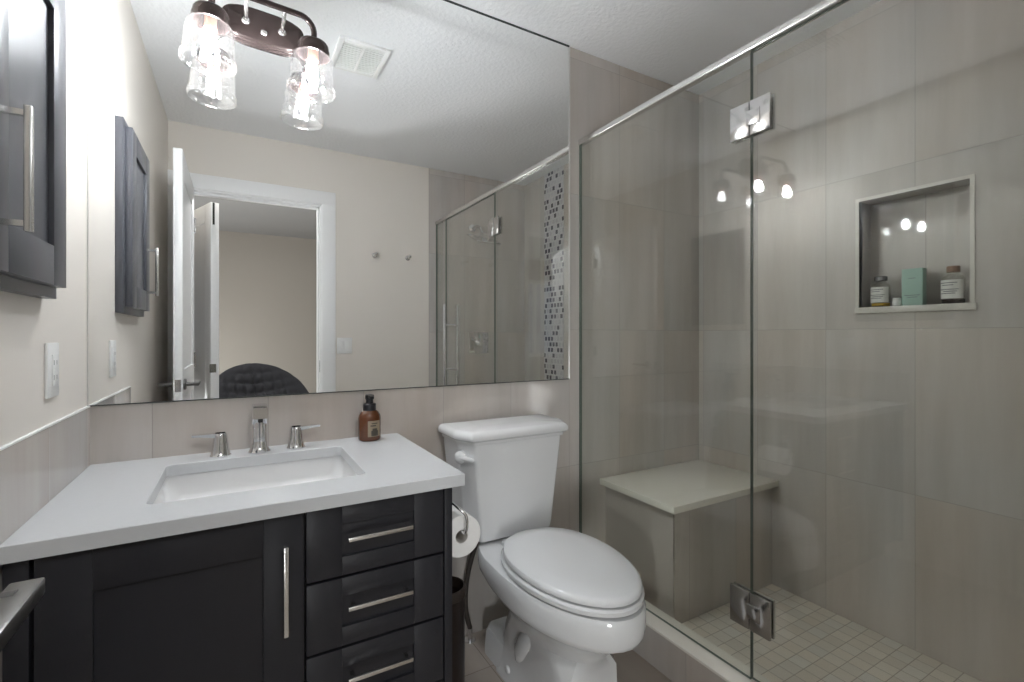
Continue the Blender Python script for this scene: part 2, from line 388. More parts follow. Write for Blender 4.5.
# door casing and jamb
mb = MB()
cw, ct = .085, .018
mb.box(XL, DX0+.004, YO-ct, YO, 0, DZ, .003); mb.box(DX1-.004, DX1+cw, YO-ct, YO, 0, DZ, .003); mb.box(XL, DX1+cw, YO-ct, YO, DZ-.004, DZ+cw, .003)
mb.box(DX0, DX0+.012, YO, YO2, 0, DZ); mb.box(DX1-.012, DX1, YO, YO2, 0, DZ); mb.box(DX0, DX1, YO, YO2, DZ-.012, DZ)
mb.box(DX0+.012, DX0+.024, YO+.045, YO+.085, 0, DZ-.012); mb.box(DX1-.024, DX1-.012, YO+.045, YO+.085, 0, DZ-.012); mb.box(DX0+.012, DX1-.012, YO+.045, YO+.085, DZ-.024, DZ-.012)
tr = struct('trim_1', mb, 'white_trim', 'white casing around the bathroom doorway', cat='door frame')
mb = MB(); mb.box(DX1-.0135, DX1-.0115, YO+.008, YO+.036, .915, .995); 
obj('strike_plate', mb, 'steel', tr)
# open bathroom door, at right angles to the doorway
def door_leaf(mb, x0, x1, y0, y1, z0, z1):
    """two panels, rails and stiles standing proud of the recessed panels on both faces"""
    c = (x0+x1)/2; th = .007; sw = .11
    mb.box(x0+th, x1-th, y0+.002, y1-.002, z0+.002, z1-.002)
    for a, b in ((y0, y0+sw), (y1-sw, y1)): mb.box(x0, x1, a, b, z0, z1, .0015)
    for a, b in ((z0, z0+.2), (.86, 1.0), (z1-.12, z1)): mb.box(x0, x1, y0+sw, y1-sw, a, b, .0015)
    return mb
LX0, LX1, LY0, LY1 = .087, .124, 1.047, 1.765
d1 = struct('door_1', door_leaf(MB(), LX0, LX1, LY0, LY1, .012, 2.048), 'white_trim', 'white panelled bathroom door standing open along the left wall', cat='door')
def lever(x, sgn, name):
    hx, hy, hz = x, LY0+.062, .930
    mb = MB()
    mb.lathe([(.027, 0), (.027, .008*sgn), (.022, .011*sgn)], (hx, hy, hz), axis='x')
    mb.lathe([(.010, .010*sgn), (.010, .05*sgn)], (hx, hy, hz), axis='x', n=20)
    ox = hx+sgn*.063
    mb.box(min(hx+sgn*.038, ox), max(hx+sgn*.038, ox), hy-.026, hy+.112, hz-.008, hz+.008, .002)
    return obj(name, mb, 'dark_nickel', d1, label='satin nickel lever handle')
lever(LX1, 1, 'handle'); lever(LX0, -1, 'handle')
obj('latch_plate', MB().box((LX0+LX1)/2-.012, (LX0+LX1)/2+.012, LY0-.002, LY0+.001, .90, .957), 'steel', d1)
for hz in (1.83, 1.02, .25):
    mb = MB(); mb.lathe([(.006, -.045), (.006, .045)], (LX1+.004, LY1+.004, hz), n=12); mb.box(LX1, LX1+.002, LY1-.03, LY1+.004, hz-.044, hz+.044)
    obj('hinge', mb, 'steel', d1)
# second white door in the bedroom, edge-on
d2 = bpy.data.objects.new('door_2', None); COL.objects.link(d2)
d2['kind'] = 'structure'; d2['category'] = 'door'; d2['label'] = 'second white door, standing ajar in the bedroom beyond the doorway'
WL['door_2'] = Vector((0, 0, 0))
pan = obj('door_panel', door_leaf(MB(), -.024, .024, 0, .68, .012, 2.03), 'white_trim', d2)
fb = obj('flush_bolt', MB().box(-.014, -.002, -.002, .002, 1.885, 2.028), 'slot_dark', d2)
lp = obj('latch', MB().box(-.027, .006, -.0025, .012, .925, .98), 'steel', d2)
d2.location = P(.224, 1.97, 0); d2.rotation_euler = (0, 0, math.radians(-20))
WL['door_2'] = d2.location.copy()
# added bedroom window, out of view, letting sky light in as fill
mb = MB(); c = (WX0+WX1)/2
for a, b, e, f in ((WX0, WX0+.06, WZ0, WZ1), (WX1-.06, WX1, WZ0, WZ1), (WX0, WX1, WZ0, WZ0+.06), (WX0, WX1, WZ1-.06, WZ1), (c-.025, c+.025, WZ0, WZ1)): mb.box(a, b, 5.12, 5.17, e, f)
win = struct('fill_window_1', mb, 'white_trim', 'added unseen bedroom window with white frame, for fill light', cat='window')
obj('pane', MB().box(WX0+.05, WX1-.05, 5.142, 5.148, WZ0+.05, WZ1-.05), 'window_glass', win)
# tile backsplash on the left wall with its metal edge, curb of the shower
b1 = struct('trim_2', MB().box(XL, 0, 0.0, .586, .785, .972), 'tile_y', 'taupe tile backsplash on the left wall above the countertop', cat='backsplash')
struct('edge_strip', MB().box(XL, .001, 0, .587, .972, .9755), 'white_plastic', 'pale metal edge strip', parent=b1)
mb = MB(); mb.box(XT+.004, XG+.04, 0.001, YO-.001, 0.001, .129)
cb = struct('trim_3', mb, 'tile_y', 'low tiled curb along the shower glass', cat='shower curb')
struct('curb_cap', MB().box(XT+.002, XG+.045, 0.001, YO-.001, .129, .139, .002), 'bench_quartz', 'pale stone cap', parent=cb)

# ------------------------------------------------------------------ mirror
mi = thing('wall_mirror', (.8, 0, .975), 'huge frameless mirror reaching from the backsplash to the ceiling above the vanity', 'mirror')
obj('mirror_glass', MB().box(XL, 1.6095, .0005, .0045, .9765, ZC-.004), 'mirror', mi)
obj('side_channel', MB().box(1.6095, 1.6135, 0, .0075, .9745, ZC), 'silver_trim', mi)
obj('top_channel', MB().box(XL, 1.6095, 0, .007, ZC-.006, ZC), 'mirror_edge', mi)
obj('bottom_channel', MB().box(XL, 1.6095, 0, .006, .9735, .9765), 'mirror_edge', mi)
obj('left_channel', MB().box(XL, XL+.003, 0, .006, .9765, ZC-.006), 'silver_trim', mi)

# ------------------------------------------------------------------ vanity
VX, VY, VZ = .8465, .5848, .8151
CX1, CY1 = .821, .553
YF = .566          # face of doors and drawers
va = thing('vanity_cabinet', (.41, .28, 0), 'charcoal vanity cabinet with one door and a stack of drawers under the white countertop', 'cabinet')
mb = MB(); a = CY1-.012
mb.box(0, .018, 0.001, a, .10, .782); mb.box(CX1-.018, CX1, .001, a, .10, .782); mb.box(.018, CX1-.018, .001, a, .10, .118); mb.box(.018, CX1-.018, .001, .012, .118, .782)
mb.box(.018, CX1-.018, a-.012, a, .118, .782); mb.box(.464, .482, .012, a-.012, .118, .60)
obj('carcass', mb, 'black_wood', va)
mb = MB(); mb.box(0, .033, CY1-.012, YF-.002, .10, .7815, .001); obj('end_panel', mb, 'black_wood', va)
mb = MB(); mb.box(.8005, CX1, CY1-.012, YF-.002, .10, .7815, .001); obj('end_panel', mb, 'black_wood', va)
obj('toe_kick', MB().box(0, CX1, .002, .48, 0, .10), 'toe_black', va)
def shaker(mb, x0, x1, z0, z1, s, y0=CY1-.010, y1=YF, rec=.009, sx=None):
    sx = sx or s
    mb.box(x0+sx-.004, x1-sx+.004, y0, y1-rec, z0+s-.004, z1-s+.004)
    mb.box(x0, x0+sx, y0, y1, z0, z1, .0008); mb.box(x1-sx, x1, y0, y1, z0, z1, .0008)
    mb.box(x0+sx, x1-sx, y0, y1, z0, z0+s, .0008); mb.box(x0+sx, x1-sx, y0, y1, z1-s, z1, .0008)
    return mb
def pull(mb, p0, p1, out, w=.009):
    """square bar pull between p0 and p1 with two posts back to the face"""
    a, b = Vector(p0), Vector(p1); d = Vector(out); t = (b-a).normalized()
    mb.bar(a+d, b+d, w, w, .0008, upv=tuple(d.normalized()))
    for q in (a+t*.012, b-t*.012): mb.bar(q-d*.02, q+d, w*.9, w*.9, 0, upv=tuple(t))
    return mb
dr = obj('door', shaker(MB(), .040, .4705, .125, .780, .078), 'black_wood', va)
obj('handle', pull(MB(), (.434, YF, .534), (.434, YF, .722), (0, .026, 0)), 'nickel', dr, label='brushed nickel bar handle')
for z0, z1 in ((.6215, .780), (.4615, .6155), (.3005, .4555), (.125, .2945)):
    k = obj('drawer', shaker(MB(), .4765, .7955, z0, z1, .042, sx=.075), 'black_wood', va)
    h = (z1 if z1 < .7 else .770)-.0595
    obj('handle', pull(MB(), (.560, YF, h), (.708, YF, h), (0, .026, 0)), 'nickel', k, label='brushed nickel bar handle')

# countertop with the sink cut-out
SX0, SX1, SY0, SY1 = .181, .630, .112, .462
def rrect(x0, x1, y0, y1, z, r, n=6):
    o = []
    for cx, cy_, a in ((x1-r, y1-r, 0), (x0+r, y1-r, PI/2), (x0+r, y0+r, PI), (x1-r, y0+r, 1.5*PI)):
        for i in range(n+1): 
            b = a+PI/2*i/n; o.append((cx+math.cos(b)*r, cy_+math.sin(b)*r, z))
    return o
def rect_like(x0, x1, y0, y1, z, n=6):
    """outer rectangle with as many points per corner as rrect has"""
    o = []
    for c in ((x1, y1), (x0, y1), (x0, y0), (x1, y0)):
        o += [(c[0], c[1], z)]*(n+1)
    return o
mb = MB()
T = .030
zs, zb = VZ, VZ-T
o_in = .0016
outer = lambda z, k=0: rect_like(0.0+k, VX-k, 0.0+k, VY-k, z)
mb.loft([rrect(SX0, SX1, SY0, SY1, zs-.0015, .018), rrect(SX0-.0015, SX1+.0015, SY0-.0015, SY1+.0015, zs, .0195), outer(zs, o_in), outer(zs-o_in), outer(zb), rrect(SX0, SX1, SY0, SY1, zb, .018), rrect(SX0, SX1, SY0, SY1, zs-.0015, .018)], cap=False)
bmesh.ops.remove_doubles(mb.bm, verts=mb.bm.verts, dist=1e-5)
bmesh.ops.recalc_face_normals(mb.bm, faces=mb.bm.faces)
tag(obj('countertop', mb, 'quartz', loc=(.42, .29, zb)), 'white quartz countertop on the charcoal vanity, with the sink set into it', 'countertop')
# undermount basin
sk = thing('sink', (.413, .287, .68), 'white rectangular undermount sink in the countertop', 'sink')
mb = MB()
g = .012
bz = VZ-T-.001
S = lambda k, z, r: rrect(SX0-g+k, SX1+g-k, SY0-g+k, SY1+g-k, z, r)
mb.loft([S(-.02, bz-.012, .03), S(-.02, bz, .03), S(0, bz, .03), S(.004, bz-.02, .035), S(.016, bz-.075, .04), S(.035, bz-.105, .05), S(.075, bz-.118, .06), S(.155, bz-.124, .02),
         S(.155, bz-.134, .02), S(.07, bz-.13, .06), S(.02, bz-.11, .05), S(-.004, bz-.075, .04), S(-.012, bz-.02, .04), S(-.012, bz-.012, .03)], cap=False)
c0 = [mb.bm.verts[:]]
mb.box(SX0+.13, SX1-.13, SY0+.13, SY1-.13, bz-.134, bz-.1238)
obj('basin', mb, 'sink_ceramic', sk, smooth=60)
obj('drain', MB().lathe([(.022, 0), (.022, .003), (.016, .004), (.014, .002)], (.413, .287, bz-.1238)), 'chrome', sk, label='chrome drain')

# faucet
fa = thing('faucet', (.405, .07, VZ), 'chrome widespread faucet with two levers behind the sink', 'faucet')
mb = MB()
fx, fy = .404, .068
mb.lathe([(.030, 0), (.030, .003), (.027, .007), (.0225, .016), (.0205, .035), (.0195, .10)], (fx, fy, VZ), n=40)
# spout head: a tapered rectangular block reaching out over the bowl
def rsec(x0, x1, z0, z1, y): 
    r = .004; o = []
    for cx, cz, a in ((x1-r, z1-r, 0), (x0+r, z1-r, PI/2), (x0+r, z0+r, PI), (x1-r, z0+r, 1.5*PI)):
        for i in range(4): b = a+PI/2*i/3; o.append((cx+math.cos(b)*r, y, cz+math.sin(b)*r))
    return o
sw = .0205
mb.loft([rsec(fx-sw, fx+sw, VZ+.085, VZ+.1425, fy-.022), rsec(fx-sw, fx+sw, VZ+.085, VZ+.1425, fy+.012), rsec(fx-sw, fx+sw, VZ+.108, VZ+.1425, fy+.035), [(x, y-(z-VZ-.112)*.2, z) for x, y, z in rsec(fx-sw+.001, fx+sw-.001, VZ+.112, VZ+.1425, fy+.088)]])
obj('spout', mb, 'chrome', fa, smooth=35)
obj('aerator', MB().box(fx-.006, fx+.006, fy+.062, fy+.082, VZ+.101, VZ+.1125, .001), 'slot_dark', fa)
for sx, hx in ((-1, .304), (1, .505)):
    mb = MB(); mb.lathe([(.027, 0), (.027, .003), (.0245, .006), (.022, .02), (.0182, .055), (.0172, .063), (.015, .067)], (hx, .066, VZ), n=36)
    h = obj('handle', mb, 'chrome', fa)
    mb = MB()
    mb.loft([[(hx+sx*a, .066+b*wd, VZ+z+c*th) for b, c in ((-1, -1), (1, -1), (1, 1), (-1, 1))] for a, wd, z, th in ((-.012, .013, .060, .007), (.014, .012, .0610, .006), (.045, .009, .0630, .0035), (.070, .008, .064, .003))])
    obj('lever', mb, 'chrome', h)

# soap bottle
sx_, sy_ = .731, .069
so = thing('soap_dispenser', (sx_, sy_, VZ), 'amber foaming soap bottle with a black pump on the countertop corner', 'soap bottle')
mb = MB(); prof = [(.030, 0), (.0345, .003), (.036, .008), (.036, .075), (.034, .085), (.028, .095), (.021, .1005), (.0195, .104)]
secs = [[(sx_+math.cos(2*PI*k/36)*r*1.02, sy_+math.sin(2*PI*k/36)*r*.86, VZ+h) for k in range(36)] for r, h in prof]
mb.loft(secs); obj('bottle', mb, 'amber', so, smooth=50)
mb = MB()
def patch(mb, a0, a1, z0, z1, k, n=10):
    mb.loft([[(sx_+math.cos(a0+(a1-a0)*i/n)*.036*1.02*k, sy_+math.sin(a0+(a1-a0)*i/n)*.036*.86*k, VZ+z) for i in range(n+1)] for z in (z0, z1)], close=False)
patch(mb, .72, 1.92, .016, .068, 1.012)
lb = obj('label', mb, 'cream_label', so, label='cream paper label')
mb = MB()
patch(mb, .98, 1.62, .018, .036, 1.022); patch(mb, 1.08, 1.52, .036, .043, 1.022); patch(mb, 1.2, 1.7, .050, .054, 1.022); patch(mb, 1.05, 1.6, .058, .061, 1.022)
obj('printed_motif', mb, 'dark_print', lb)
mb = MB(); mb.lathe([(.0205, .100), (.0215, .103), (.0215, .120), (.019, .123), (.012, .124), (.0115, .142)], (sx_, sy_, VZ), n=28)
obj('collar', mb, 'black_plastic', so)
mb = MB(); mb.lathe([(.013, .136), (.0145, .139), (.0145, .149), (.013, .152)], (sx_, sy_, VZ), n=24)
mb.loft([[(sx_+b, sy_-a, VZ+z) for b, z in ((-w_, z0), (w_, z0), (w_, z1), (-w_, z1))] for a, w_, z0, z1 in ((-.034, .006, .142, .149), (-.018, .008, .142, .152), (.018, .009, .143, .153), (.021, .007, .145, .152))])
obj('pump', mb, 'black_plastic', so)

# ------------------------------------------------------------------ vanity light
LC, LYB, LZB = .4195, .118, 2.142
vl = thing('vanity_light', (LC, 0, 2.14), 'bronze two-light bath fixture with clear glass jar shades, mounted on the mirror', 'wall light')
def oval(hw, hh, z, y, n=64, p=3.6):
    o = []
    for i in range(n):
        a = 2*PI*i/n; c, s_ = math.cos(a), math.sin(a)
        o.append((LC+hw*math.copysign(abs(c)**(2/p), c), y, z+hh*math.copysign(abs(s_)**(2/p), s_)))
    return o
mb = MB(); pz = 2.121
mb.loft([oval(.116, .058, pz, .0045), oval(.116, .058, pz, .010), oval(.110, .054, pz, .012), oval(.109, .053, pz, .019), oval(.103, .050, pz, .021), oval(.102, .049, pz, .029), oval(.098, .046, pz, .031), oval(.05, .02, pz, .0315)])
obj('backplate', mb, 'bronze', vl, smooth=25)
mb = MB()
hw = .1335
pts = [(LC-hw, LYB, 2.09)] + arc((LC-hw+.045, LYB, LZB-.045+.002), .045, PI, PI/2, 8, 'xz') + arc((LC+hw-.045, LYB, LZB-.045+.002), .045, PI/2, 0, 8, 'xz') + [(LC+hw, LYB, 2.09)]
mb.tube(pts, .0085, 14)
obj('bar', mb, 'bronze', vl, smooth=60)
for ax_ in (-.05, .05):
    mb = MB(); mb.tube([(LC+ax_, .028, pz), (LC+ax_, LYB, LZB)], .006, 12); mb.lathe([(.012, 0), (.012, .006), (.008, .012)], (LC+ax_, .03, pz), axis='y', n=20)
    obj('post', mb, 'nickel', vl)
mb = MB(); mb.lathe([(.009, 0), (.009, .005), (.004, .009)], (LC, .0305, pz-.02), axis='y', n=16); obj('finial', mb, 'nickel', vl)
for sg in (-1, 1):
    lx = LC+sg*hw
    mb = MB(); mb.lathe([(.010, 2.078), (.028, 2.076), (.040, 2.069), (.044, 2.062), (.044, 2.050), (.047, 2.048), (.047, 2.030), (.042, 2.030), (.042, 2.056), (.010, 2.058)], (lx, LYB, 0), n=40)
    obj('socket_cap', mb, 'bronze', vl)
    # ribbed bell jar: double wall, beaded lip
    pr = [(.045, 2.038), (.048, 2.030), (.057, 2.023), (.0595, 2.014), (.0605, 2.002), (.062, 1.975), (.0635, 1.952), (.0645, 1.941), (.0675, 1.937), (.0690, 1.931), (.0670, 1.927), (.0690, 1.922), (.0690, 1.917), (.0665, 1.914)]
    full = pr+[(r-.003, z) for r, z in pr[::-1]]
    full.append(full[0])
    mb = MB(); nn = 96
    rib = lambda z: .0009 if 1.945 < z < 2.016 else 0
    mb.loft([[(lx+math.cos(2*PI*k/nn)*(r+rib(z)*math.cos(16*2*PI*k/nn)), LYB+math.sin(2*PI*k/nn)*(r+rib(z)*math.cos(16*2*PI*k/nn)), z) for k in range(nn)] for r, z in full], cap=False)
    bmesh.ops.remove_doubles(mb.bm, verts=mb.bm.verts, dist=1e-5)
    bmesh.ops.recalc_face_normals(mb.bm, faces=mb.bm.faces)
    obj('glass_shade', mb, 'jar', vl, smooth=40)
    mb = MB(); mb.lathe([(.0150, 2.058), (.0150, 2.026), (.0165, 2.024), (.0165, 2.014), (.010, 2.012)], (lx, LYB, 0), n=24)
    bs = obj('bulb', mb, 'socket_copper', vl, label='copper coloured lamp socket with lit bulb')
    mb = MB(); mb.lathe([(.007, 2.013), (.009, 2.006), (.014, 1.994), (.0165, 1.980), (.0165, 1.972), (.0135, 1.961), (.008, 1.955), (.001, 1.953)], (lx, LYB, 0), n=32)
    obj('bulb_glow', mb, 'filament', bs, smooth=60, label='bright lit bulb')
vl.rotation_euler = (0, .045, 0)

# ------------------------------------------------------------------ medicine cabinet on the left wall
mc = thing('medicine_cabinet', (XL, .55, 1.24), 'shallow charcoal wall cabinet with a bar handle, high on the left wall', 'cabinet')
obj('body', MB().box(XL, .0165, .348, .765, 1.242, 1.898, .001), 'lit_wood', mc)
mb = MB(); x0, x1 = .0165, .0375; a0, a1, b0, b1, s_ = .372, .738, 1.264, 1.876, .076
mb.box(x0, x1-.009, a0+s_-.004, a1-s_+.004, b0+s_-.004, b1-s_+.004)
mb.box(x0, x1, a0, a0+s_, b0, b1, .0012); mb.box(x0, x1, a1-s_, a1, b0, b1, .0012); mb.box(x0, x1, a0+s_, a1-s_, b0, b0+s_, .0012); mb.box(x0, x1, a0+s_, a1-s_, b1-s_, b1, .0012)
md = obj('door', mb, 'lit_wood', mc)
obj('handle', pull(MB(), (x1, .690, 1.325), (x1, .690, 1.518), (.030, 0, 0), .010), 'nickel', md, label='brushed nickel bar handle')
# outlet
ou = thing('wall_outlet', (XL, .296, 1.09), 'white outlet plate on the left wall under the cabinet', 'outlet')
obj('cover_plate', MB().box(XL, XL+.006, .262, .336, 1.032, 1.150, .002), 'white_plastic', ou)
r_ = obj('receptacle', MB().box(XL+.005, XL+.0085, .279, .313, 1.057, 1.125, .001), 'white_plastic', ou)
for zc in (1.075, 1.107):
    for ya, yb_ in ((.2875, .2895), (.3055, .3075)): obj('slot', MB().box(XL+.0083, XL+.0088, ya, yb_, zc-.005, zc+.005), 'slot_dark', r_)

# ------------------------------------------------------------------ toilet
TX = 1.238
to = thing('toilet', (TX, .35, 0), 'white two-piece toilet with closed lid between the vanity and the shower curb', 'toilet')
def egg(hw, yb, yf, z, n=48, back=2.6, ym=None, bw=1.0):
    """plan outline: rounded-square at the back (yb), elliptical at the front (yf)"""
    ym = yb+(yf-yb)*.45 if ym is None else ym
    o = []
    for i in range(n):
        a = 2*PI*i/n; c, s_ = math.cos(a), math.sin(a)
        if s_ >= 0: o.append((TX+hw*c, ym+(yf-ym)*s_, z))
        else:
            e = 2/back
            o.append((TX+hw*(1-(1-bw)*abs(s_)**1.5)*math.copysign(abs(c)**e, c), ym-(ym-yb)*abs(s_)**e, z))
    return o
def ped(hw, yb, yf, z, ch=.03, n=48):
    # boxy pedestal outline with chamfered corners, sampled with as many points as egg()
    pts = [(hw, (yb+yf)/2), (hw, yf-ch), (hw-ch*.5, yf), (0, yf), (-hw+ch*.5, yf), (-hw, yf-ch), (-hw, (yb+yf)/2), (-hw, yb+ch), (-hw+ch, yb), (0, yb), (hw-ch, yb), (hw, yb+ch)]
    o = []
    k = n//12
    for i in range(12):
        p, q = pts[i], pts[(i+1) % 12]
        for j in range(k): o.append((TX+p[0]+(q[0]-p[0])*j/k, p[1]+(q[1]-p[1])*j/k, z))
    return o
mb = MB()
mb.loft([ped(.112, .20, .635, 0), ped(.112, .20, .635, .012), ped(.106, .215, .628, .022), ped(.102, .235, .622, .10), ped(.100, .245, .620, .19),
         egg(.110, .245, .640, .235, back=3.6, bw=.9), egg(.126, .235, .670, .270, back=3, bw=.8), egg(.146, .215, .705, .300, back=3, bw=.7), egg(.164, .18, .740, .324, back=3, bw=.64), egg(.176, .155, .758, .335, back=3.2, bw=.6), egg(.184, .135, .770, .343, back=3.3, bw=.58), egg(.189, .11, .776, .355, back=3.5, bw=.57),
         egg(.191, .078, .779, .372, back=4, bw=.57), egg(.192, .075, .780, .385, back=4, bw=.57), egg(.192, .075, .780, .416, back=4, bw=.57), egg(.187, .08, .775, .427, back=4, bw=.57), egg(.15, .10, .73, .428, back=4, bw=.57)])
obj('bowl', mb, 'ceramic', to, smooth=32)
for sg in (-1, 1):   # trapway bulges and the foot
    mb = MB(); mb.tube([(TX+sg*.070, .47, .255), (TX+sg*.078, .44, .235), (TX+sg*.080, .40, .195), (TX+sg*.080, .37, .145), (TX+sg*.072, .345, .095), (TX+sg*.06, .33, .06)], [.012, .030, .037, .036, .028, .010], 20)
    obj('trapway', mb, 'ceramic', to, smooth=60)
mb = MB()
foot = [(-.07, .095), (.07, .095), (.101, .13), (.101, .33), (.085, .37), (-.085, .37), (-.101, .33), (-.101, .13)]
mb.loft([[(TX+x*k, .22+(y-.22)*k, z) for x, y in foot] for k, z in ((1.03, 0), (1.03, .03), (.99, .085), (.93, .094), (.6, .096))])
obj('foot', mb, 'ceramic', to, smooth=30)
for sg in (-1, 1):
    mb = MB(); mb.lathe([(.014, 0), (.014, .006*sg), (.011, .011*sg), (.004, .013*sg)], (TX+sg*.100, .30, .045), axis='x', n=20); obj('bolt_cap', mb, 'ceramic', to)
# seat and lid
mb = MB(); E = lambda hw, yf, yb, z: egg(hw, yb, yf, z, back=2.35, ym=.475, bw=.93)
mb.loft([E(.170, .758, .240, .430), E(.178, .768, .236, .434), E(.179, .769, .235, .446), E(.174, .764, .239, .4515), E(.1, .65, .3, .4515)])
obj('seat', mb, 'ceramic', to, smooth=40)
mb = MB()
mb.loft([E(.167, .755, .251, .4545), E(.173, .762, .247, .4575), E(.174, .763, .246, .466), E(.171, .759, .248, .473), E(.162, .748, .257, .4775), E(.11, .67, .3, .480), E(.04, .54, .42, .4805)])
obj('seat_lid', mb, 'ceramic', to, smooth=40)
for sg in (-1, 1):
    mb = MB(); mb.lathe([(.016, .426), (.016, .438), (.013, .443), (.004, .444)], (TX+sg*.07, .225, 0), n=20); obj('seat_hinge', mb, 'ceramic', to)
# tank
def tank_sec(hw, hf, y1, ych, z, yb=.012, r=.010, TX=TX-.008):
    base = [(-hw, yb), (hw, yb), (hw, ych), (hf, y1), (-hf, y1), (-hw, ych)]
    o = []
    m = len(base)
    for i in range(m):
        p, a, b = Vector(base[i]), Vector(base[i-1]), Vector(base[(i+1) % m])
        da, db = (a-p).normalized()*r, (b-p).normalized()*r
        for k in range(5):
            q = k/4; o.append((TX+(p+da*(1-q)**2+db*q**2).x, (p+da*(1-q)**2+db*q**2).y, z))
    return o
mb = MB()
mb.loft([tank_sec(.165, .130, .180, .115, .4300), tank_sec(.177, .143, .200, .130, .442), tank_sec(.180, .146, .203, .132, .457), tank_sec(.180, .148, .205, .134, .472), tank_sec(.213, .178, .219, .150, .775), tank_sec(.214, .179, .219, .150, .792)])
obj('tank', mb, 'ceramic', to, smooth=35)
mb = MB()
mb.loft([tank_sec(.215, .180, .220, .151, .788), tank_sec(.221, .186, .226, .154, .790), tank_sec(.223, .188, .228, .155, .800), tank_sec(.228, .193, .234, .158, .803, .010), tank_sec(.2335, .1985, .240, .161, .808, .010), tank_sec(.2355, .2005, .242, .162, .815, .010), tank_sec(.2345, .1995, .241, .161, .823, .010), tank_sec(.231, .196, .237, .159, .830, .011), tank_sec(.225, .190, .231, .156, .835, .014), tank_sec(.217, .183, .223, .152, .8375, .02), tank_sec(.13, .11, .15, .12, .839, .04)])
obj('tank_lid', mb, 'ceramic', to, smooth=30)
mb = MB()   # flush lever on the left flank
ax_ = Vector((-.80, .60, 0)); o_ = Vector((TX-.208, .166, .745))
mb.tube([tuple(o_+ax_*d) for d in (-.01, .004, .008, .010, .016, .024, .029, .031)], [.020, .020, .018, .012, .021, .022, .017, .006], 28)
tg = Vector((.60, .80, -.12)); c_ = o_+ax_*.021
mb.tube([tuple(c_+tg*d) for d in (0, .02, .04, .05, .054)], [.011, .010, .009, .007, .002], 16)
obj('flush_lever', mb, 'ceramic', to, smooth=40)
# water supply
ws = thing('water_supply_line', (1.10, .045, 0), 'dark flexible water hose rising from a chrome floor flange behind the brown bin', 'hose')
mb = MB(); mb.lathe([(.022, 0), (.021, .004), (.009, .008), (.009, .05)], (1.117, .035, 0), n=24); obj('flange', mb, 'chrome', ws)
mb = MB()
pts = smooth_path([(1.117, .035, .05), (1.104, .038, .09), (1.096, .040, .14), (1.096, .042, .20), (1.104, .043, .26), (1.120, .044, .32), (1.138, .045, .37), (1.150, .045, .40), (1.155, .045, .4285)])
mb.tube(pts, .0095, 12); obj('hose', mb, 'rubber', ws, smooth=60)

# ------------------------------------------------------------------ paper roll, its hook, the bin
RX, RY0, RY1, RZ, RR = .890, .362, .468, .603, .059
mb = MB(); 
mb.lathe([(.019, RY0), (RR-.002, RY0), (RR, RY0+.002), (RR, RY1-.002), (RR-.002, RY1), (.019, RY1)], (RX, 0, RZ), axis='y', n=48, cap=False)
rl = thing('toilet_paper_roll', (RX, .41, RZ-RR), 'white toilet paper roll hanging on a wire hook at the end of the vanity', 'toilet paper')
obj('paper', mb, 'paper', rl, smooth=40)
mb = MB(); mb.lathe([(.019, RY0+.001), (.019, RY1-.001), (.0175, RY1-.001), (.0175, RY0+.001), (.019, RY0+.001)], (RX, 0, RZ), axis='y', n=40, cap=False)
obj('core', mb, 'card_core', rl, smooth=40)
hk = thing('paper_holder', (CX1, .44, .69), 'chrome wire hook on the vanity end holding the paper roll', 'paper holder')
mb = MB(); mb.lathe([(.018, 0), (.018, .005), (.012, .009)], (CX1, .42, .692), axis='x', n=24); obj('mounting_disc', mb, 'chrome', hk)
mb = MB()
pts = [(CX1+.005, .42, .692), (CX1+.03, .43, .697), (CX1+.045, .455, .697), (CX1+.055, .478, .688), (RX+.003, .488, .668), (RX+.006, .49, .64), (RX+.004, .489, .626), (RX+.002, .482, .6175), (RX, .466, .6163), (RX, .40, .6163), (RX, .35, .6163)]
mb.tube(smooth_path(pts), .0042, 12); obj('hook', mb, 'chrome', hk, smooth=60)
bn = thing('waste_bin', (.893, .33, 0), 'slim dark brown round bin on the floor between vanity and toilet', 'bin')
bx, by, br, bh = .897, .335, .057, .405
mb = MB(); mb.lathe([(.001, .004), (br-.002, .004), (br, 0.0), (br, .004), (br, bh-.03), (br-.0035, bh-.03), (br-.0035, .012), (.001, .012)], (bx, by, 0), n=44, cap=False); obj('canister', mb, 'brown_bin', bn, smooth=40)
mb = MB(); mb.lathe([(br, bh-.03), (br+.002, bh-.028), (br+.002, bh-.003), (br, bh), (br-.004, bh), (br-.0055, bh-.03)], (bx, by, 0), n=44, cap=False); obj('rim', mb, 'bin_rim', bn, smooth=40)

# ------------------------------------------------------------------ shower enclosure
GT = .010
def pane(x, y0, y1, z0, z1):
    mb = MB(); mb.box(x-GT/2, x+GT/2, y0, y1, z0, z1)
    for f in mb.bm.faces:
        if abs(f.normal.x) < .5: f.material_index = 1
    return mb
GZ0, GZ1 = .141, 2.014
YS = .8205
fp = thing('glass_panel', (XG, .4, GZ0), 'wide fixed clear glass panel beside the toilet, next to the mirror wall', 'glass panel')
obj('pane', pane(XG, .003, YS-.0015, GZ0, GZ1), ['glass', 'glass_edge'], fp)
obj('wall_seal', MB().box(XG-.006, XG+.006, .0005, .006, GZ0, GZ1), 'glass_edge', fp)
sp = thing('glass_panel', (XG, 1.67, GZ0), 'narrow fixed glass strip at the doorway end of the shower', 'glass panel')
obj('pane', pane(XG, 1.581, YO-.003, GZ0, GZ1), ['glass', 'glass_edge'], sp)
obj('wall_seal', MB().box(XG-.006, XG+.006, YO-.006, YO-.0005, GZ0, GZ1), 'glass_edge', sp)
gd = thing('shower_door', (XG, 1.2, GZ0), 'frameless clear glass shower door with square metal hinges', 'shower door')
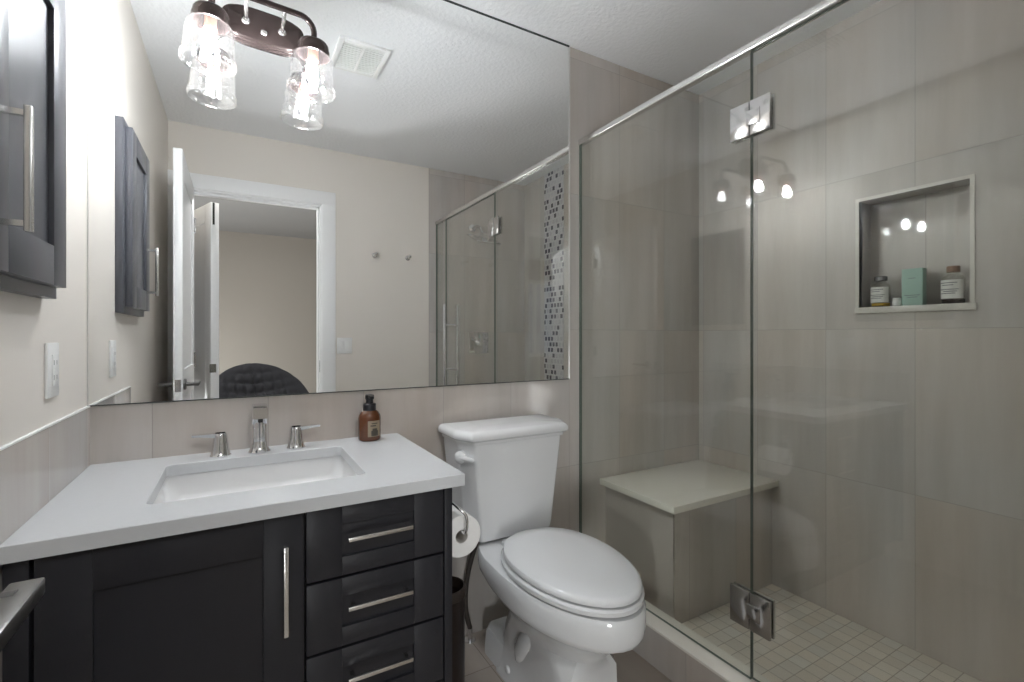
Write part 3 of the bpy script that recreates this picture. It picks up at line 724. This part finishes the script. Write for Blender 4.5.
obj('pane', pane(XG, YS+.0015, 1.577, GZ0+.006, GZ1-.004), ['glass', 'glass_edge'], gd)
for z0, z1 in ((1.759, 1.861), (.292, .403)):
    mb = MB()
    for sg in (-1, 1):
        a, b = sorted((XG+sg*(GT/2), XG+sg*(GT/2+.009)))
        mb.box(a, b, YS-.064, YS-.001, z0, z1, .002); mb.box(a, b, YS+.001, YS+.064, z0, z1, .002)
        c, d = sorted((XG+sg*(GT/2+.006), XG+sg*(GT/2+.0115)))
        mb.box(c, d, YS-.008, YS+.034, (z0+z1)/2-.022, (z0+z1)/2+.022, .0015)
    obj('hinge', mb, 'steel', gd, label='square satin steel glass hinge')
mb = MB()
for sg in (-1, 1):
    x = XG+sg*.05
    mb.lathe([(.011, .80), (.011, 1.385)], (x, 1.487, 0), n=20)
for z in (.925, 1.24):
    mb.tube([(XG-.05, 1.487, z), (XG+.05, 1.487, z)], .008, 14)
obj('pull_handle', mb, 'chrome', gd, label='pair of chrome tube pull bars')
mb = MB()
mb.box(XG-.014, XG+.014, .001, YO-.001, GZ1-.003, GZ1+.022, .005, 3)
tag(obj('header_rail', mb, 'nickel', loc=(XG, .8, GZ1)), 'long brushed nickel rail along the top of the shower glass', 'rail')
# bench
be = thing('shower_bench', (2.13, .2, .03), 'tiled shower bench with a pale stone top in the far corner', 'bench')
obj('base', MB().box(1.820, XW, .001, .400, .031, .484), 'tile_x', be)
obj('edge_trim', MB().box(1.8185, 1.8225, .3985, .4015, .031, .484), 'nickel', be)
obj('seat_slab', MB().box(1.785, XW-.001, .001, .431, .484, .511, .002), 'bench_quartz', be)
# shower fittings on the end wall (seen in the mirror)
sh = thing('overhead_shower', (1.96, YO, 1.98), 'square shower head on a bent arm inside the shower, seen in the mirror', 'shower head')
mb = MB(); mb.lathe([(.03, 0), (.03, -.005), (.014, -.012)], (1.975, YO, 2.02), axis='y', n=24); obj('flange', mb, 'chrome', sh)
mb = MB(); mb.tube(smooth_path([(1.975, YO, 2.02), (1.975, YO-.08, 2.02), (1.975, YO-.15, 1.99), (1.975, YO-.19, 1.93)]), .010, 12); obj('arm', mb, 'chrome', sh, smooth=60)
mb = MB(); c_ = Vector((1.975, YO-.205, 1.905)); tl = math.radians(25)
def hp(a, b, h): return (c_.x+a, c_.y+b*math.cos(tl)-h*math.sin(tl), c_.z+b*math.sin(tl)*-1*-1*.0+h*math.cos(tl)*1.0+b*math.sin(tl))
mb.loft([[hp(a*k, b*k, h) for a, b in ((-1, -1), (1, -1), (1, 1), (-1, 1))] for k, h in ((.098, -.012), (.1, -.010), (.1, -.002), (.098, 0), (.03, .012), (.02, .04))])
obj('head_plate', mb, 'chrome', sh, smooth=30)
sv = thing('shower_valve', (2.03, YO, 1.107), 'chrome shower valve with square plate, seen through the glass in the mirror', 'shower valve')
obj('plate', MB().box(1.946, 2.118, YO-.006, YO, 1.022, 1.192, .003), 'chrome', sv)
mb = MB(); mb.lathe([(.03, -.006), (.028, -.04), (.022, -.045), (.022, -.06), (.019, -.064)], (2.03, YO, 1.107), axis='y', n=28); obj('knob', mb, 'chrome', sv)
mb = MB(); mb.bar((2.03, YO-.055, 1.107), (1.975, YO-.058, 1.15), .012, .016, .003); obj('lever', mb, 'chrome', sv)

# ------------------------------------------------------------------ things in the niche
NX = XW+.035
nz = NZ0
def bottle(x, y, r, h, lab, liquid, liquid_h, capm, cap_r, cap_h, label):
    t_ = thing('bottle', (x, y, nz), label, 'bottle')
    mb = MB(); mb.lathe([(r*.9, .001), (r, .004), (r, h*.74), (r*.85, h*.83), (r*.5, h*.9), (r*.48, h*1.0)], (x, y, nz), n=32); obj('glass_body', mb, 'clear_bottle', t_, smooth=50)
    mb = MB(); mb.lathe([(r*.86, .003), (r*.93, .005), (r*.93, liquid_h)], (x, y, nz), n=32); obj('contents', mb, liquid, t_)
    mb = MB(); ya = PI*.62; mb.loft([[(x+math.cos(ya+.95*PI*i/14)*(r+.0008), y+math.sin(ya+.95*PI*i/14)*(r+.0008), nz+z) for i in range(15)] for z in (h*.16, h*.72)], close=False)
    l_ = obj('label', mb, lab, t_, label='white paper label', smooth=60)
    mb = MB()
    for z, a, b in ((.62, .2, .75), (.55, .3, .65), (.42, .15, .8), (.36, .2, .6), (.30, .25, .7)):
        mb.loft([[(x+math.cos(ya+.95*PI*(a+(b-a)*i/8))*(r+.0014), y+math.sin(ya+.95*PI*(a+(b-a)*i/8))*(r+.0014), nz+h*zz) for i in range(9)] for zz in (z, z+.022)], close=False)
    obj('lettering', mb, 'grey_print', l_)
    mb = MB(); mb.lathe([(cap_r*.95, h*.96), (cap_r, h*.97), (cap_r, h*.97+cap_h), (cap_r*.9, h*.97+cap_h+.002)], (x, y, nz), n=28); obj('cap', mb, capm, t_)
bottle(NX-.012, .815, .031, .104, 'white_label', 'yellow_liquid', .014, 'grey_cap', .021, .014, 'small round bottle with yellow contents and grey stopper, next to the mint carton')
bottle(NX-.008, 1.028, .032, .114, 'white_label', 'dark_liquid', .016, 'wood_cap', .018, .018, 'white labelled bottle with a wooden stopper and dark contents in the niche')
ct_ = thing('carton', (NX, .919, nz), 'mint green box standing in the middle of the shower niche', 'box')
mb = MB(); mb.box(NX-.030, NX+.004, .888, .950, nz, nz+.134, .0008); cbx = obj('box_body', mb, 'mint', ct_)
mb = MB()
for z, a, b in ((.036, .896, .942), (.029, .905, .935), (.098, .908, .93)): mb.box(NX-.0305, NX-.030, a, b, nz+z, nz+z+.0022)
obj('lettering', mb, 'grey_print', cbx)
mb = MB(); mb.lathe([(.0135, 0), (.0145, .002), (.0145, .018), (.013, .021), (.013, .024), (.0135, .024), (.0135, .029), (.012, .031)], (NX-.02, .870, nz), n=24)
tag(obj('jar', mb, 'white_plastic', loc=(NX-.02, .870, nz)), 'tiny white jar between the yellow bottle and the mint box', 'jar')

# ------------------------------------------------------------------ ceiling vent, hooks, light switch
vt = thing('ceiling_vent', (.83, .55, ZC), 'square white exhaust vent grille in the ceiling above the toilet, seen in the mirror', 'vent')
V0, V1, U0, U1 = .722, .942, .425, .680
mb = MB()
for a in ((V0, V0+.022, U0, U1), (V1-.022, V1, U0, U1), (V0+.022, V1-.022, U0, U0+.022), (V0+.022, V1-.022, U1-.022, U1)): mb.box(*a, ZC-.014, ZC, .003)
obj('frame', mb, 'white_plastic', vt)
mb = MB()
n_ = 13
for i in range(n_):
    y = U0+.03+(U1-U0-.06)*i/(n_-1); mb.box(V0+.02, V1-.02, y-.003, y+.003, ZC-.012, ZC-.004)
mb.box((V0+V1)/2-.004, (V0+V1)/2+.004, U0+.02, U1-.02, ZC-.0125, ZC-.003)
obj('grille', mb, 'white_plastic', vt)
obj('gap_shade', MB().box(V0+.02, V1-.02, U0+.02, U1-.02, ZC-.0015, ZC-.0005), 'vent_dark', vt)  # thin dark sheet painted as the shade behind the grille slats
for hx, lab in ((1.203, 'brushed nickel wall hook nearer the doorway, seen in the mirror'), (1.446, 'brushed nickel wall hook nearer the shower, seen in the mirror')):
    h = thing('wall_hook', (hx, YO, 1.74), lab, 'hook', 'robe hooks on the door wall')
    mb = MB(); mb.lathe([(.019, 0), (.019, -.004), (.013, -.008)], (hx, YO, 1.74), axis='y', n=24); obj('rosette', mb, 'nickel', h)
    mb = MB(); mb.tube([(hx, YO-.006, 1.74), (hx, YO-.035, 1.737), (hx, YO-.05, 1.742)], .007, 14); mb.ball((hx, YO-.052, 1.744), .0125); obj('peg', mb, 'nickel', h, smooth=60)
sw_ = thing('light_switch', (.998, YO, 1.094), 'white double rocker switch plate beside the door casing, seen in the mirror', 'switch')
obj('cover_plate', MB().box(.946, 1.046, YO-.006, YO, 1.040, 1.150, .002), 'white_plastic', sw_)
for a in (.961, .999):
    mb = MB(); mb.box(a, a+.032, YO-.0095, YO-.005, 1.063, 1.127, .001); obj('rocker', mb, 'white_plastic', sw_)

# ------------------------------------------------------------------ lounge chair in the bedroom
ch = thing('papasan_chair', (.56, 3.35, 0), 'round tufted charcoal lounge chair in the bedroom beyond the doorway', 'chair')
CC = Vector((.51, 3.33, .43)); R_ = .45
tilt = Matrix.Rotation(math.radians(52), 3, 'X'); yaw_ = Matrix.Rotation(math.radians(22), 3, 'Z')
def cw_(p):       # local bowl coordinates -> room (Y towards the bedroom)
    v = Vector(p); v = tilt @ Vector((v.x, v.y, v.z)); v = yaw_ @ v
    return (CC.x+v.x, CC.y+v.y, CC.z+v.z)
def bowl_pt(r, a, top):
    x, y = r*math.cos(a), r*math.sin(a)
    z = .42*r*r/R_
    tuft = 0
    if top:
        u, v = x/.085, y/.085
        tuft = .048*(abs(math.sin(PI*u))*abs(math.sin(PI*(v))))**.5*max(1-(r/R_)**5, 0)
        z += .085*math.sqrt(max(1-(r/R_)**6, 0))*.8+tuft
    else:
        z -= .03*math.sqrt(max(1-(r/R_)**4, 0))
    return (x, y, z)
mb = MB(); secs = []; nr, na = 44, 120
for i in range(nr+1): r = R_*max(i/nr, .003); secs.append([cw_(bowl_pt(r, 2*PI*k/na, True)) for k in range(na)])
for i in range(nr-1, -1, -4): r = R_*max(i/nr, .003); secs.append([cw_(bowl_pt(r, 2*PI*k/na, False)) for k in range(na)])
mb.loft(secs); obj('cushion', mb, 'charcoal_fabric', ch, smooth=80)
mb = MB(); mb.tube([cw_((R_*.93*math.cos(2*PI*k/60), R_*.93*math.sin(2*PI*k/60), .42*R_*.86-.035)) for k in range(61)], .016, 10); obj('bowl_frame', mb, 'rattan', ch, smooth=60)
mb = MB(); mb.tube([(.56+.28*math.cos(2*PI*k/48), 3.36+.28*math.sin(2*PI*k/48), .018) for k in range(49)], .018, 10)
for k in range(8):
    a = 2*PI*k/8; mb.tube([(.56+.28*math.cos(a), 3.36+.28*math.sin(a), .02), (.56+.20*math.cos(a+.3), 3.36+.20*math.sin(a+.3), .40)], .013, 10)
mb.tube([(.56+.20*math.cos(2*PI*k/48), 3.36+.20*math.sin(2*PI*k/48), .40) for k in range(49)], .016, 10)
obj('base', mb, 'rattan', ch, smooth=60)
